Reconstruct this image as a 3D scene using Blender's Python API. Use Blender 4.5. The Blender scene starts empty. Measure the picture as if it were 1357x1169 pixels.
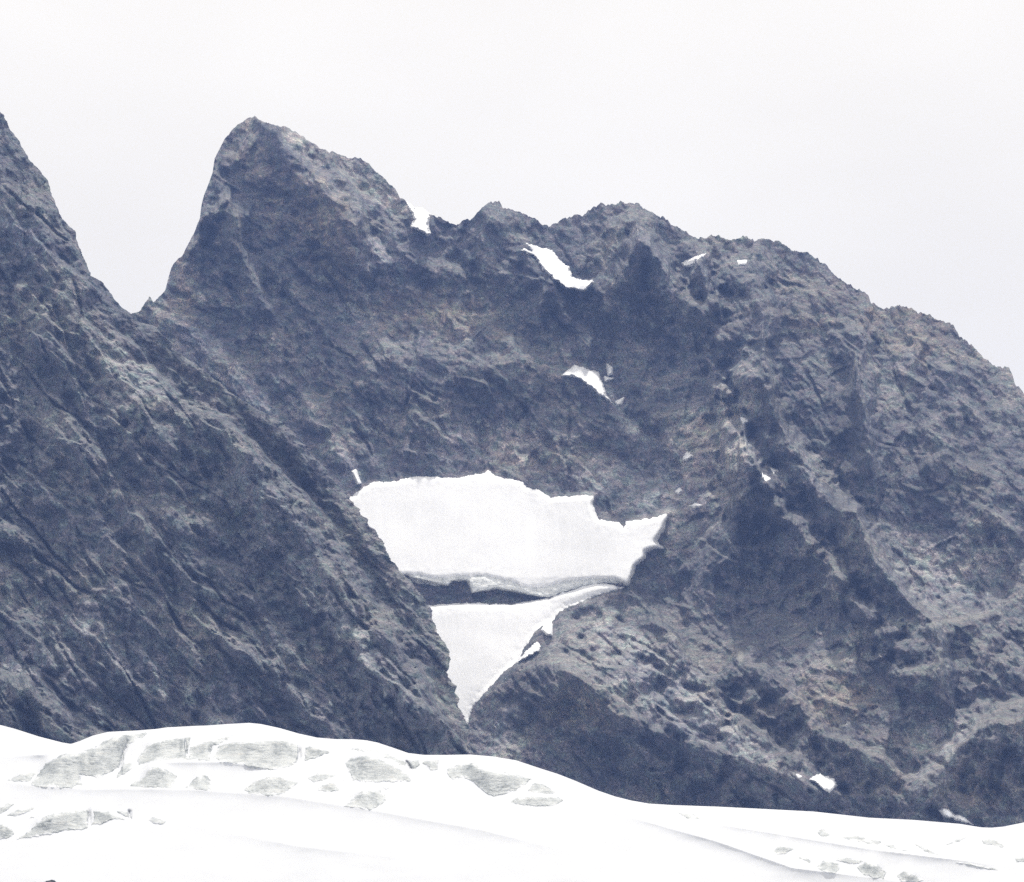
import bpy, math
import numpy as np
R = math.radians
scene = bpy.context.scene
col = scene.collection

# ------------------------------------------------------------------ camera
FPX, CX, CY, HOR = 4700.0, 678.5, 584.5, 1300.0        # focal length and horizon row, in pixels of a 1357 x 1169 frame
PITCH = math.atan((HOR - CY) / FPX)
cam = bpy.data.cameras.new('camera')
cam.sensor_width = 36.0
cam.lens = FPX / 1357.0 * 36.0
cam.clip_start = 1.0
cam.clip_end = 60000.0
camo = bpy.data.objects.new('camera', cam)
col.objects.link(camo)
camo.location = (0, 0, 0)
camo.rotation_euler = (math.pi / 2 + PITCH, 0, 0)
scene.camera = camo

# ------------------------------------------------------------------ sky and sun
SUN_EL, SUN_AZ = R(65), R(10)                          # azimuth from +Y (into the picture) towards +X
world = bpy.data.worlds.new('World')
scene.world = world
world.use_nodes = True
nt = world.node_tree
nt.nodes.clear()
def wn(t): return nt.nodes.new(t)
sky = wn('ShaderNodeTexSky'); sky.sky_type = 'NISHITA'; sky.sun_disc = False
sky.sun_elevation = SUN_EL; sky.sun_rotation = SUN_AZ; sky.altitude = 2500
b1 = wn('ShaderNodeBackground'); b1.inputs['Strength'].default_value = 0.10
nt.links.new(sky.outputs[0], b1.inputs['Color'])
tc = wn('ShaderNodeTexCoord'); mp = wn('ShaderNodeMapping'); mp.inputs['Scale'].default_value = (6, 6, 14)
nz = wn('ShaderNodeTexNoise'); nz.inputs['Scale'].default_value = 1.1; nz.inputs['Detail'].default_value = 5
rp = wn('ShaderNodeValToRGB')
rp.color_ramp.elements[0].position = 0.3; rp.color_ramp.elements[0].color = (1.16, 1.10, 0.985, 1)
rp.color_ramp.elements[1].position = 0.7; rp.color_ramp.elements[1].color = (1.25, 1.19, 1.07, 1)
b2 = wn('ShaderNodeBackground'); b2.inputs['Strength'].default_value = 1.0
nt.links.new(tc.outputs['Generated'], mp.inputs['Vector']); nt.links.new(mp.outputs[0], nz.inputs['Vector'])
nt.links.new(nz.outputs[0], rp.inputs[0]); nt.links.new(rp.outputs[0], b2.inputs['Color'])
mx = wn('ShaderNodeMixShader'); mx.inputs[0].default_value = 0.94     # closed bright cloud cover over the clear sky
wo = wn('ShaderNodeOutputWorld')
nt.links.new(b1.outputs[0], mx.inputs[1]); nt.links.new(b2.outputs[0], mx.inputs[2]); nt.links.new(mx.outputs[0], wo.inputs[0])

sun = bpy.data.lights.new('sun', 'SUN')
sun.energy = 4.1; sun.angle = R(3); sun.color = (1.0, 0.95, 0.87)
suno = bpy.data.objects.new('sun', sun); col.objects.link(suno)
from mathutils import Vector
to_sun = Vector((math.sin(SUN_AZ) * math.cos(SUN_EL), math.cos(SUN_AZ) * math.cos(SUN_EL), math.sin(SUN_EL)))
suno.rotation_euler = to_sun.to_track_quat('Z', 'Y').to_euler()

vs = scene.view_settings
vs.view_transform = 'Standard'; vs.look = 'None'; vs.gamma = 1.0; vs.exposure = 0.0
scene.cycles.max_bounces = 6; scene.cycles.diffuse_bounces = 3; scene.cycles.volume_bounces = 0
scene.cycles.use_denoising = False      # the photograph is grainy too

# ------------------------------------------------------------------ helpers: rays, noise, rasters
def world_pt(px, py, Y):
    a = (px - CX) / FPX; b = (CY - py) / FPX
    cp, sp = math.cos(PITCH), math.sin(PITCH)
    dy = cp - b * sp; dz = sp + b * cp
    k = Y / dy
    return np.stack([a * k, Y + 0 * k, dz * k], -1)

def hsh(ix, iy, seed):
    h = (ix.astype(np.int64) * 374761393 + iy.astype(np.int64) * 668265263 + seed * 1442695041) & 0xFFFFFFFF
    h = ((h ^ (h >> 13)) * 1274126177) & 0xFFFFFFFF
    h = ((h ^ (h >> 16)) * 2246822519) & 0xFFFFFFFF
    return (((h ^ (h >> 15)) & 0xFFFFFF) / float(0xFFFFFF)).astype(np.float32)

def gnoise(x, y, seed):
    ix = np.floor(x); iy = np.floor(y); fx = (x - ix).astype(np.float32); fy = (y - iy).astype(np.float32)
    ux = fx * fx * fx * (fx * (fx * 6 - 15) + 10); uy = fy * fy * fy * (fy * (fy * 6 - 15) + 10)
    def g(dx, dy):
        a = hsh(ix + dx, iy + dy, seed) * 6.2831853
        return np.cos(a) * (fx - dx) + np.sin(a) * (fy - dy)
    n0 = g(0, 0) * (1 - ux) + g(1, 0) * ux
    n1 = g(0, 1) * (1 - ux) + g(1, 1) * ux
    return (n0 * (1 - uy) + n1 * uy) * 1.5

def fbm(x, y, seed, octv=4, gain=0.5, lac=2.03):
    s = 0; a = 1.0
    for i in range(octv):
        s = s + a * gnoise(x * lac ** i, y * lac ** i, seed + i * 17); a *= gain
    return s

def ridged(x, y, seed, octv=4, gain=0.5):
    s = 0; a = 1.0
    for i in range(octv):
        s = s + a * (1 - 2 * np.abs(gnoise(x * 2.1 ** i, y * 2.1 ** i, seed + i * 31))); a *= gain
    return s

def rot(x, y, deg, sx=1.0, sy=1.0):
    c, s = math.cos(R(deg)), math.sin(R(deg))
    return (x * c + y * s) / sx, (-x * s + y * c) / sy     # first axis runs along the direction deg (image: y down)

def facets(u, v, seed, tilt=1.0):
    """broken rock: every cell of a jittered lattice is one tilted plane"""
    iu = np.floor(u); iv = np.floor(v)
    out = np.full(u.shape, -1e9, np.float32)
    for du in (-1, 0, 1):
        for dv in (-1, 0, 1):
            cu = iu + du; cv = iv + dv
            pu = cu + hsh(cu, cv, seed); pv = cv + hsh(cu, cv, seed + 1)
            ex = (u - pu).astype(np.float32); ey = (v - pv).astype(np.float32)
            val = (hsh(cu, cv, seed + 2) - 0.5) * 1.1 + ex * (hsh(cu, cv, seed + 3) - 0.5) * 1.8 * tilt + ey * (hsh(cu, cv, seed + 4) - 0.5) * 1.8 * tilt - 1.1 * (ex * ex + ey * ey)
            out = np.maximum(out, val)
    return out - 0.3

def sstep(a, b, x):
    t = np.clip((x - a) / (b - a), 0, 1)
    return t * t * (3 - 2 * t)

def blur(a, r):
    if r < 1: return a
    for ax in (0, 1):
        p = np.pad(a, [(r + 1, r) if i == ax else (0, 0) for i in (0, 1)], mode='edge')
        c = np.cumsum(p, ax, dtype=np.float64)
        n = a.shape[ax]
        a = ((np.take(c, range(2 * r + 1, 2 * r + 1 + n), ax) - np.take(c, range(0, n), ax)) / (2 * r + 1)).astype(np.float32)
    return a

def seg_dist(X, Y, pts):
    """distance to a polyline, which side of it, and how far along (0..n-1)"""
    best = np.full(X.shape, 1e9, np.float32); side = np.zeros(X.shape, np.float32); along = np.zeros(X.shape, np.float32)
    for i in range(len(pts) - 1):
        x0, y0 = pts[i][:2]; x1, y1 = pts[i + 1][:2]
        dx, dy = x1 - x0, y1 - y0
        t = np.clip(((X - x0) * dx + (Y - y0) * dy) / (dx * dx + dy * dy + 1e-9), 0, 1)
        d = np.hypot(X - (x0 + t * dx), Y - (y0 + t * dy))
        s = dx * (Y - y0) - dy * (X - x0)
        m = d < best
        best = np.where(m, d, best); side = np.where(m, s, side); along = np.where(m, i + t, along)
    return best, side, along

def poly_sd(X, Y, poly):
    """signed distance to a closed outline, positive inside"""
    p = np.array(poly, float); q = np.roll(p, -1, 0)
    d = np.full(X.shape, 1e9); ins = np.zeros(X.shape, bool)
    for (x0, y0), (x1, y1) in zip(p, q):
        dx, dy = x1 - x0, y1 - y0
        t = np.clip(((X - x0) * dx + (Y - y0) * dy) / (dx * dx + dy * dy + 1e-9), 0, 1)
        d = np.minimum(d, np.hypot(X - (x0 + t * dx), Y - (y0 + t * dy)))
        if dy != 0:
            ins ^= ((y0 > Y) != (y1 > Y)) & (X < dx * (Y - y0) / dy + x0)
    return np.where(ins, d, -d)

class Raster:
    def __init__(s, x0, x1, y0, y1, st):
        s.x0, s.y0, s.st = x0, y0, st
        s.xs = np.arange(x0, x1 + st, st); s.ys = np.arange(y0, y1 + st, st)
        s.X, s.Y = np.meshgrid(s.xs, s.ys)
        s.X = s.X.astype(np.float32); s.Y = s.Y.astype(np.float32)
    def sample(s, A, px, py):
        u = np.clip((px - s.x0) / s.st, 0, A.shape[1] - 1.001); v = np.clip((py - s.y0) / s.st, 0, A.shape[0] - 1.001)
        i = u.astype(int); j = v.astype(int); f = u - i; g = v - j
        return (A[j, i] * (1 - f) + A[j, i + 1] * f) * (1 - g) + (A[j + 1, i] * (1 - f) + A[j + 1, i + 1] * f) * g
    def window(s, x0, y0, x1, y1):
        i0 = max(0, int((x0 - s.x0) / s.st)); i1 = min(len(s.xs), int((x1 - s.x0) / s.st) + 2)
        j0 = max(0, int((y0 - s.y0) / s.st)); j1 = min(len(s.ys), int((y1 - s.y0) / s.st) + 2)
        return (slice(j0, max(j1, j0)), slice(i0, max(i1, i0)))

def add_ridge(ras, D, pts, amp, wpos, wneg, jag=5, seed=3):
    """a crest (amp < 0, towards the camera) or a gully (amp > 0); wpos is the lower-left side of a line drawn downwards or to the right"""
    w = 1.6 * max(wpos, wneg) + 3 * jag
    a = np.array([p[:2] for p in pts], float)
    k = ras.window(a[:, 0].min() - w, a[:, 1].min() - w, a[:, 0].max() + w, a[:, 1].max() + w)
    X, Y = ras.X[k], ras.Y[k]
    if X.size == 0: return
    Xw = X + jag * fbm(X / 45, Y / 45, seed * 7 + 1, 5, 0.52); Yw = Y + jag * fbm(X / 45, Y / 45, seed * 7 + 90, 5, 0.52)
    d, s, t = seg_dist(Xw, Yw, pts)
    ww = np.where(s > 0, wpos, wneg) * (1 + 0.6 * np.clip(fbm(X / 34, Y / 34, seed * 7 + 200, 3), -1, 1))
    n = len(pts) - 1
    taper = np.minimum(1, np.minimum(t * 1.6 + 0.25, (n - t) * 1.2 + 0.05)) if n > 1 else 1
    D[k] += amp * np.clip(1 - d / ww, 0, 1) * taper

def slab_edges(ras, D, poly, n, deg, spread, lmin, lmax, amp, wide, thin, seed):
    """overlapping rock plates: short crests that fall gently to the lower left and break off sharply to the upper right"""
    g = np.random.default_rng(seed); a = np.array(poly, float); done = 0
    lo, hi = a.min(0), a.max(0)
    while done < n:
        x, y = g.uniform(lo[0], hi[0]), g.uniform(lo[1], hi[1])
        if poly_sd(np.array([x]), np.array([y]), poly)[0] < 0: continue
        L = g.uniform(lmin, lmax); t = R(deg + g.normal() * spread); k = L / lmax
        pts = [(x, y), (x + 0.5 * L * math.cos(t) + g.normal() * L * 0.05, y + 0.5 * L * math.sin(t) + g.normal() * L * 0.05)]
        t += R(g.normal() * 12)
        pts.append((pts[1][0] + 0.5 * L * math.cos(t), pts[1][1] + 0.5 * L * math.sin(t)))
        f = (0.45 + 0.8 * k) * g.uniform(0.6, 1.3)
        if g.random() < 0.3: add_ridge(ras, D, pts, 0.8 * amp * f, 3.2, 3.2, 3, int(seed * 50 + done))          # an open crack
        else: add_ridge(ras, D, pts, -amp * f, wide * f, thin, 4, int(seed * 50 + done))
        done += 1

def cliff(ras, D, poly, k, seed, back=7.0):
    """a stretch of wall that stands upright, with a receding ledge above its broken top edge"""
    a = np.array(poly, float)
    kx = ras.window(a[:, 0].min() - 12, a[:, 1].min() - 40, a[:, 0].max() + 12, a[:, 1].max() + 14)
    X, Y = ras.X[kx], ras.Y[kx]
    if X.size == 0: return
    n1 = fbm(X / 22, Y / 22, seed * 13 + 700, 4, 0.6); n2 = fbm(X / 22, Y / 22, seed * 13 + 750, 4, 0.6)
    ins = poly_sd(X + 5 * n1, Y + 5 * n2, poly) > 0
    yt = np.where(ins, Y, 1e6).min(0); yb = np.where(ins, Y, -1e6).max(0)
    ok = yb > 0
    if ok.sum() < 4: return
    ii = np.arange(len(yt)); yt = np.interp(ii, ii[ok], yt[ok])[None]; yb = np.interp(ii, ii[ok], yb[ok])
    yb = np.convolve(np.pad(yb, 8, mode='edge'), np.ones(17) / 17, 'valid')[None]
    h = np.maximum(yb - yt, 0)
    tap = np.clip(np.minimum(X - a[:, 0].min(), a[:, 0].max() - X) / 14, 0, 1)
    B = 0.85 * k * np.clip(yb - Y, 0, h) * np.exp(-np.clip(yt - Y, 0, None) / back) * sstep(0, 1, tap)
    D[kx] -= B

def tone_poly(ras, T, poly, amt, seed, rag=6, soft=5):
    a = np.array(poly, float)
    k = ras.window(a[:, 0].min() - 18, a[:, 1].min() - 18, a[:, 0].max() + 18, a[:, 1].max() + 18)
    X, Y = ras.X[k], ras.Y[k]
    if X.size == 0: return
    sd = poly_sd(X, Y, poly) + rag * fbm(X / 20, Y / 20, seed * 3 + 40, 5, 0.68)
    T[k] += amt * sstep(-soft, soft, sd) * (0.8 + 0.4 * gnoise(X / 13, Y / 13, seed))

def tone_blob(ras, T, cx, cy, rx, ry, deg, amt, seed=5):
    m = max(rx, ry) * 1.6
    k = ras.window(cx - m, cy - m, cx + m, cy + m)
    X, Y = ras.X[k] - cx, ras.Y[k] - cy
    if X.size == 0: return
    u, v = rot(X, Y, deg, rx, ry)
    n = fbm(X / 24 + cx, Y / 24 + cy, seed, 5, 0.65)
    T[k] += 1.5 * amt * sstep(1.12, 0.55, np.hypot(u, v) + 0.6 * n)

def tone_line(ras, T, pts, w, amt, seed=9):
    a = np.array(pts, float)
    k = ras.window(a[:, 0].min() - 12, a[:, 1].min() - 12, a[:, 0].max() + 12, a[:, 1].max() + 12)
    X, Y = ras.X[k], ras.Y[k]
    d, _, _ = seg_dist(X + 3 * fbm(X / 14, Y / 14, seed, 3), Y + 3 * fbm(X / 14, Y / 14, seed + 50, 3), pts)
    T[k] += amt * sstep(w, w * 0.3, d) * np.clip(0.75 + 0.9 * gnoise(X / 15, Y / 15, seed + 8), 0, 1.3)

# ------------------------------------------------------------------ helpers: meshes, properties, materials
def tag(o, label=None, cat=None, group=None, kind=None):
    if label: o['label'] = label
    if cat: o['category'] = cat
    if group: o['group'] = group
    if kind: o['kind'] = kind
    return o

def empty(name, loc=(0, 0, 0)):
    o = bpy.data.objects.new(name, None); col.objects.link(o); o.location = loc
    return o

def mesh_obj(name, V, F, mat, parent=None, attrs=None, smooth=False):
    me = bpy.data.meshes.new(name)
    V = np.ascontiguousarray(V, np.float32).reshape(-1, 3); F = np.asarray(F, np.int32)
    if parent is not None:
        V = V - np.array(parent.location, np.float32)
    me.vertices.add(len(V)); me.vertices.foreach_set('co', V.ravel())
    k = F.shape[1]
    me.loops.add(F.size); me.loops.foreach_set('vertex_index', F.ravel())
    me.polygons.add(len(F)); me.polygons.foreach_set('loop_start', np.arange(len(F), dtype=np.int32) * k)
    me.polygons.foreach_set('use_smooth', np.full(len(F), smooth, bool))
    for n, a in (attrs or {}).items():
        at = me.attributes.new(n, 'FLOAT', 'POINT'); at.data.foreach_set('value', np.ascontiguousarray(a, np.float32).ravel())
    me.update(calc_edges=True)
    me.materials.append(mat)
    o = bpy.data.objects.new(name, me); col.objects.link(o)
    if parent is not None: o.parent = parent
    return o

def grid_faces(r, c, keep=None, flip=False):
    i = np.arange(r * c).reshape(r, c)
    F = np.stack([i[:-1, :-1], i[1:, :-1], i[1:, 1:], i[:-1, 1:]], -1)
    if flip: F = F[..., ::-1]
    F = F[keep] if keep is not None else F.reshape(-1, 4)
    return F

def compact(V, F, attrs=None):
    u, inv = np.unique(F, return_inverse=True)
    return V.reshape(-1, 3)[u], inv.reshape(F.shape), {n: a.ravel()[u] for n, a in (attrs or {}).items()}

class Mat:
    def __init__(s, name):
        s.m = bpy.data.materials.new(name); s.m.use_nodes = True
        s.t = s.m.node_tree; s.n = s.t.nodes; s.b = s.n['Principled BSDF']
        s.co = s.new('ShaderNodeTexCoord').outputs['Object']
    def new(s, t, **kw):
        n = s.n.new(t)
        for k, v in kw.items(): setattr(n, k, v)
        return n
    def link(s, a, b): s.t.links.new(a, b)
    def mapping(s, scale=(1, 1, 1), rot=(0, 0, 0)):
        m = s.new('ShaderNodeMapping'); m.inputs['Scale'].default_value = scale; m.inputs['Rotation'].default_value = rot
        s.link(s.co, m.inputs['Vector']); return m.outputs[0]
    def noise(s, vec, scale, detail=4, rough=0.55):
        n = s.new('ShaderNodeTexNoise'); n.inputs['Scale'].default_value = scale; n.inputs['Detail'].default_value = detail
        n.inputs['Roughness'].default_value = rough
        s.link(vec, n.inputs['Vector']); return n.outputs[0]
    def ramp(s, fac, stops):
        r = s.new('ShaderNodeValToRGB'); e = r.color_ramp.elements
        while len(e) < len(stops): e.new(0.5)
        for el, (p, c) in zip(e, stops): el.position = p; el.color = (*c, 1) if len(c) == 3 else c
        s.link(fac, r.inputs[0]); return r.outputs[0]
    def mix(s, fac, a, b, mode='MIX'):
        m = s.new('ShaderNodeMix', data_type='RGBA', blend_type=mode)
        if isinstance(fac, (int, float)): m.inputs[0].default_value = fac
        else: s.link(fac, m.inputs[0])
        for i, v in ((6, a), (7, b)):
            if isinstance(v, tuple): m.inputs[i].default_value = (*v, 1)
            else: s.link(v, m.inputs[i])
        return m.outputs[2]
    def math(s, op, a, b=0.0, clamp=False):
        m = s.new('ShaderNodeMath', operation=op, use_clamp=clamp)
        for i, v in ((0, a), (1, b)):
            if isinstance(v, (int, float)): m.inputs[i].default_value = v
            else: s.link(v, m.inputs[i])
        return m.outputs[0]
    def attr(s, n):
        a = s.new('ShaderNodeAttribute'); a.attribute_name = n; return a.outputs['Fac']
    def bump(s, h, strength, dist):
        b = s.new('ShaderNodeBump'); b.inputs['Strength'].default_value = strength; b.inputs['Distance'].default_value = dist
        s.link(h, b.inputs['Height']); s.link(b.outputs[0], s.b.inputs['Normal'])

def rock_material(name, tint=(1, 1, 1)):
    m = Mat(name)
    g = lambda c: tuple(a * b for a, b in zip(c, tint))
    big = m.noise(m.mapping((1, 1, 1.3)), 0.011, 5, 0.6)
    c1 = m.ramp(big, [(0.32, g((0.112, 0.116, 0.140))), (0.5, g((0.180, 0.183, 0.195))), (0.68, g((0.268, 0.263, 0.248)))])
    st = m.noise(m.mapping((0.35, 1, 1.9), (0, R(-42), 0)), 0.055, 6, 0.65)      # bedding that dips to the right
    c2 = m.mix(0.6, c1, m.ramp(st, [(0.32, (0.40, 0.41, 0.46)), (0.5, (0.98, 0.98, 0.98)), (0.68, (1.7, 1.66, 1.55))]), 'MULTIPLY')
    fine = m.noise(m.co, 0.42, 4, 0.7)
    c3 = m.mix(0.95, c2, m.ramp(fine, [(0.30, (0.36, 0.38, 0.42)), (0.5, (1, 1, 1)), (0.70, (1.95, 1.9, 1.75))]), 'MULTIPLY')
    mid = m.noise(m.mapping((0.7, 1, 1.2), (0, R(-42), 0)), 0.13, 4, 0.65)
    c3 = m.mix(0.75, c3, m.ramp(mid, [(0.33, (0.5, 0.51, 0.55)), (0.5, (1, 1, 1)), (0.66, (1.55, 1.52, 1.45))]), 'MULTIPLY')
    hue = m.noise(m.co, 0.09, 3, 0.6)
    c4 = m.mix(0.8, c3, m.ramp(hue, [(0.36, (0.82, 1.03, 0.97)), (0.5, (1, 1, 1)), (0.60, (1.09, 0.96, 1.0))]), 'MULTIPLY')
    # grit and dust lying on ledges
    geo = m.new('ShaderNodeNewGeometry'); sx = m.new('ShaderNodeSeparateXYZ'); m.link(geo.outputs['Normal'], sx.inputs[0])
    led = m.math('MULTIPLY', m.math('SUBTRACT', sx.outputs['Z'], 0.72), 3.0, True)
    c5 = m.mix(m.math('MULTIPLY', led, 0.45), c4, (0.28, 0.275, 0.25))
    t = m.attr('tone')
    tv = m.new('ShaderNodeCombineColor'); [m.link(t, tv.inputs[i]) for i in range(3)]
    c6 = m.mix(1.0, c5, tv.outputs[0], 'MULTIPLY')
    wm = m.attr('warm')
    c6 = m.mix(wm, c6, m.mix(1.0, c6, (1.16, 1.06, 0.92), 'MULTIPLY'))
    w = m.attr('vein')
    c7 = m.mix(w, c6, (0.42, 0.41, 0.37))
    m.link(c7, m.b.inputs['Base Color'])
    m.b.inputs['Roughness'].default_value = 0.9
    m.b.inputs['Specular IOR Level'].default_value = 0.15
    m.bump(m.math('ADD', m.noise(m.mapping((0.6, 1, 1.5), (0, R(-42), 0)), 0.5, 5, 0.7), m.math('MULTIPLY', st, 1.5)), 1.0, 3.0)
    return m.m

def snow_material(name, base=(0.93, 0.935, 0.94), dirt=0.02, scale=0.05):
    m = Mat(name)
    n = m.noise(m.mapping((1, 1, 0.25)), scale, 5, 0.55)
    d = tuple(b * (1 - dirt * 2) for b in base)
    m.link(m.ramp(n, [(0.3, d), (0.62, base)]), m.b.inputs['Base Color'])
    m.b.inputs['Roughness'].default_value = 0.75
    m.b.inputs['Specular IOR Level'].default_value = 0.2
    m.bump(m.noise(m.mapping((2.5, 1, 0.6)), scale * 2, 4, 0.55), 0.35, 0.8)
    return m.m

def ice_material(name, base=(0.385, 0.41, 0.415), rim=False):
    m = Mat(name)
    band = m.noise(m.mapping((0.16, 0.2, 2.0), (0, R(8), 0)), 0.42, 6, 0.7)         # layering
    c = m.ramp(band, [(0.30, tuple(b * 0.55 for b in base)), (0.42, base), (0.55, tuple(b * 1.08 for b in base)), (0.72, (0.44, 0.435, 0.415))])
    spot = m.noise(m.co, 0.16, 6, 0.7)
    c = m.mix(0.9, c, m.ramp(spot, [(0.34, (0.5, 0.53, 0.54)), (0.5, (1, 1, 1)), (0.66, (1.16, 1.14, 1.11))]), 'MULTIPLY')
    if rim:        # snow plastered over the rims and on every ledge
        e = m.math('ADD', m.math('SUBTRACT', 0.22, m.attr('inner')), m.math('MULTIPLY', m.math('SUBTRACT', spot, 0.5), 2.6))
        geo = m.new('ShaderNodeNewGeometry'); sx = m.new('ShaderNodeSeparateXYZ'); m.link(geo.outputs['Normal'], sx.inputs[0])
        e = m.math('MAXIMUM', m.math('MULTIPLY', e, 2.2, True), m.math('MULTIPLY', m.math('SUBTRACT', sx.outputs['Z'], 0.93), 9, True))
        c = m.mix(e, c, (0.605, 0.622, 0.65))
    m.link(c, m.b.inputs['Base Color'])
    m.b.inputs['Roughness'].default_value = 0.55
    m.bump(m.math('ADD', m.noise(m.co, 0.7, 4, 0.6), band), 0.8, 0.7)
    return m.m

M_rock = rock_material('dark_gneiss')
M_rock2 = rock_material('slabby_gneiss', (0.97, 1.0, 1.02))
M_snow = snow_material('old_snow')
M_snow2 = snow_material('glacier_snow', (0.605, 0.622, 0.65), 0.04, 0.03)
M_ice = ice_material('glacier_ice', rim=True)
M_lip = ice_material('serac_ice', (0.80, 0.82, 0.81))

# ------------------------------------------------------------------ outlines read from the photograph (its pixels)
SKY = [(60, 480), (120, 452), (173, 418), (186.5, 412), (191.6, 402), (198.5, 393.5), (203.6, 402), (219, 385), (227.6, 354), (232.7, 347), (241, 339),
       (253, 318), (265, 289), (267, 270), (273.8, 250), (282, 229), (284, 212), (297.7, 185), (311, 169), (325, 159), (337, 154.6), (345.6, 161),
       (363, 166), (383, 169), (404, 183), (424, 197), (445, 203.6), (460.5, 209.4), (477.6, 209.7), (491, 219), (501.6, 231), (512, 239), (524, 251.5),
       (529.7, 263.5), (536, 265), (542.7, 275.5), (556, 280), (570, 286), (584, 288), (590.6, 293.6), (604, 296.7), (625, 291), (638.5, 277),
       (652, 266), (663, 268.6), (666, 276.5), (679.6, 279), (703.5, 287.4), (719, 298.4), (731, 298.7), (748, 290), (777, 283), (787, 275.5),
       (797.6, 269.6), (809.6, 272), (823, 268.6), (847, 271), (859, 280.6), (881.5, 291), (895, 299.4), (922.7, 317), (951.8, 313), (967, 319),
       (989.4, 313), (999.7, 320.7), (1008, 315), (1034, 321.7), (1047.6, 332), (1071.5, 336), (1095.5, 353), (1109, 368.6), (1129.7, 380.6),
       (1150, 391), (1153.7, 401), (1171, 409.7), (1191, 406), (1212, 411), (1239, 421.7), (1265, 432), (1273.5, 447), (1287, 457.6), (1297.5, 469.6),
       (1321, 488), (1337, 486.7), (1345, 507), (1357, 521), (1420, 600), (1500, 700), (1620, 830)]
# right-hand outline of the left buttress, from above downwards: (y, x)
EDGE = [(20, -110), (60, -60), (110, -22), (150, 0), (152, 5), (173, 13.7), (186, 24), (210, 37.6), (236, 61.6), (274, 75), (294, 85.5), (306, 99), (325, 102.7), (349, 114.6),
        (366, 120), (373, 135), (395, 150.6), (407, 161), (416, 174), (428, 190), (433, 205), (456, 226), (469, 240), (489, 267), (508, 291), (530, 318), (545, 345),
        (561, 376), (579, 394), (606, 417), (620, 430), (637, 441), (651, 452), (661, 462), (691.6, 488), (719, 508), (744.7, 518.7), (772, 546), (803, 568),
        (832, 577), (869.6, 597), (878, 596), (889.5, 590), (908, 603), (939, 608), (959.5, 619.5), (982, 620), (1010, 628), (1100, 650), (1230, 690)]
UPPER = [(885, 680), (861, 688), (830, 690), (826.7, 700), (820, 693), (792.5, 688), (789, 678), (785.6, 667.7), (788, 656.7), (761.7, 657), (731, 660), (713.8, 649),
         (696.7, 646.5), (693, 638.6), (672.7, 635), (662.5, 633.5), (647, 625), (631.6, 629), (607.7, 633.5), (587, 633.5), (556, 630.7), (525.6, 637), (494.8, 639.6),
         (481, 647), (462, 661), (440, 680), (470, 760), (543, 763), (556, 763), (573, 768), (600, 766), (638, 764), (676, 772), (697, 780), (724, 779.5), (748, 772.5), (786, 769),
         (816, 769), (826, 775), (833.6, 777), (838.7, 763.5), (842, 751.5), (856, 739.6), (856, 731), (878, 726), (869.5, 717), (880, 702)]
LIP = [(535, 761), (556, 761), (573, 766), (600, 764), (638, 762), (676, 770), (697, 778.5), (724, 777.5), (748, 770.5), (786, 767), (816, 767), (824, 774), (800, 772), (770, 778), (745, 785),
       (726, 792.6), (703.5, 789), (679.6, 784.5), (659, 781), (642, 783), (625, 786), (622, 776), (618, 770), (600, 770), (594, 775.5), (577, 776.5), (546, 772)]
LOWER = [(540, 803), (568, 803), (594, 799.5), (631.6, 799.5), (676, 801), (700, 797), (727.5, 792.6), (745, 786), (768, 779), (788, 773), (805, 773), (822, 778), (833, 777.5), (802.7, 785), (768.5, 798), (741, 811),
         (731, 825), (719, 829), (712, 834), (700, 850), (686, 876), (663.7, 895), (638, 922.6), (627, 936), (622, 950), (619, 962), (600, 965), (570, 900), (560, 850)]
def zz(ox, oy, sc, pts): return [(ox + x / sc, oy + y / sc) for x, y in pts]
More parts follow.
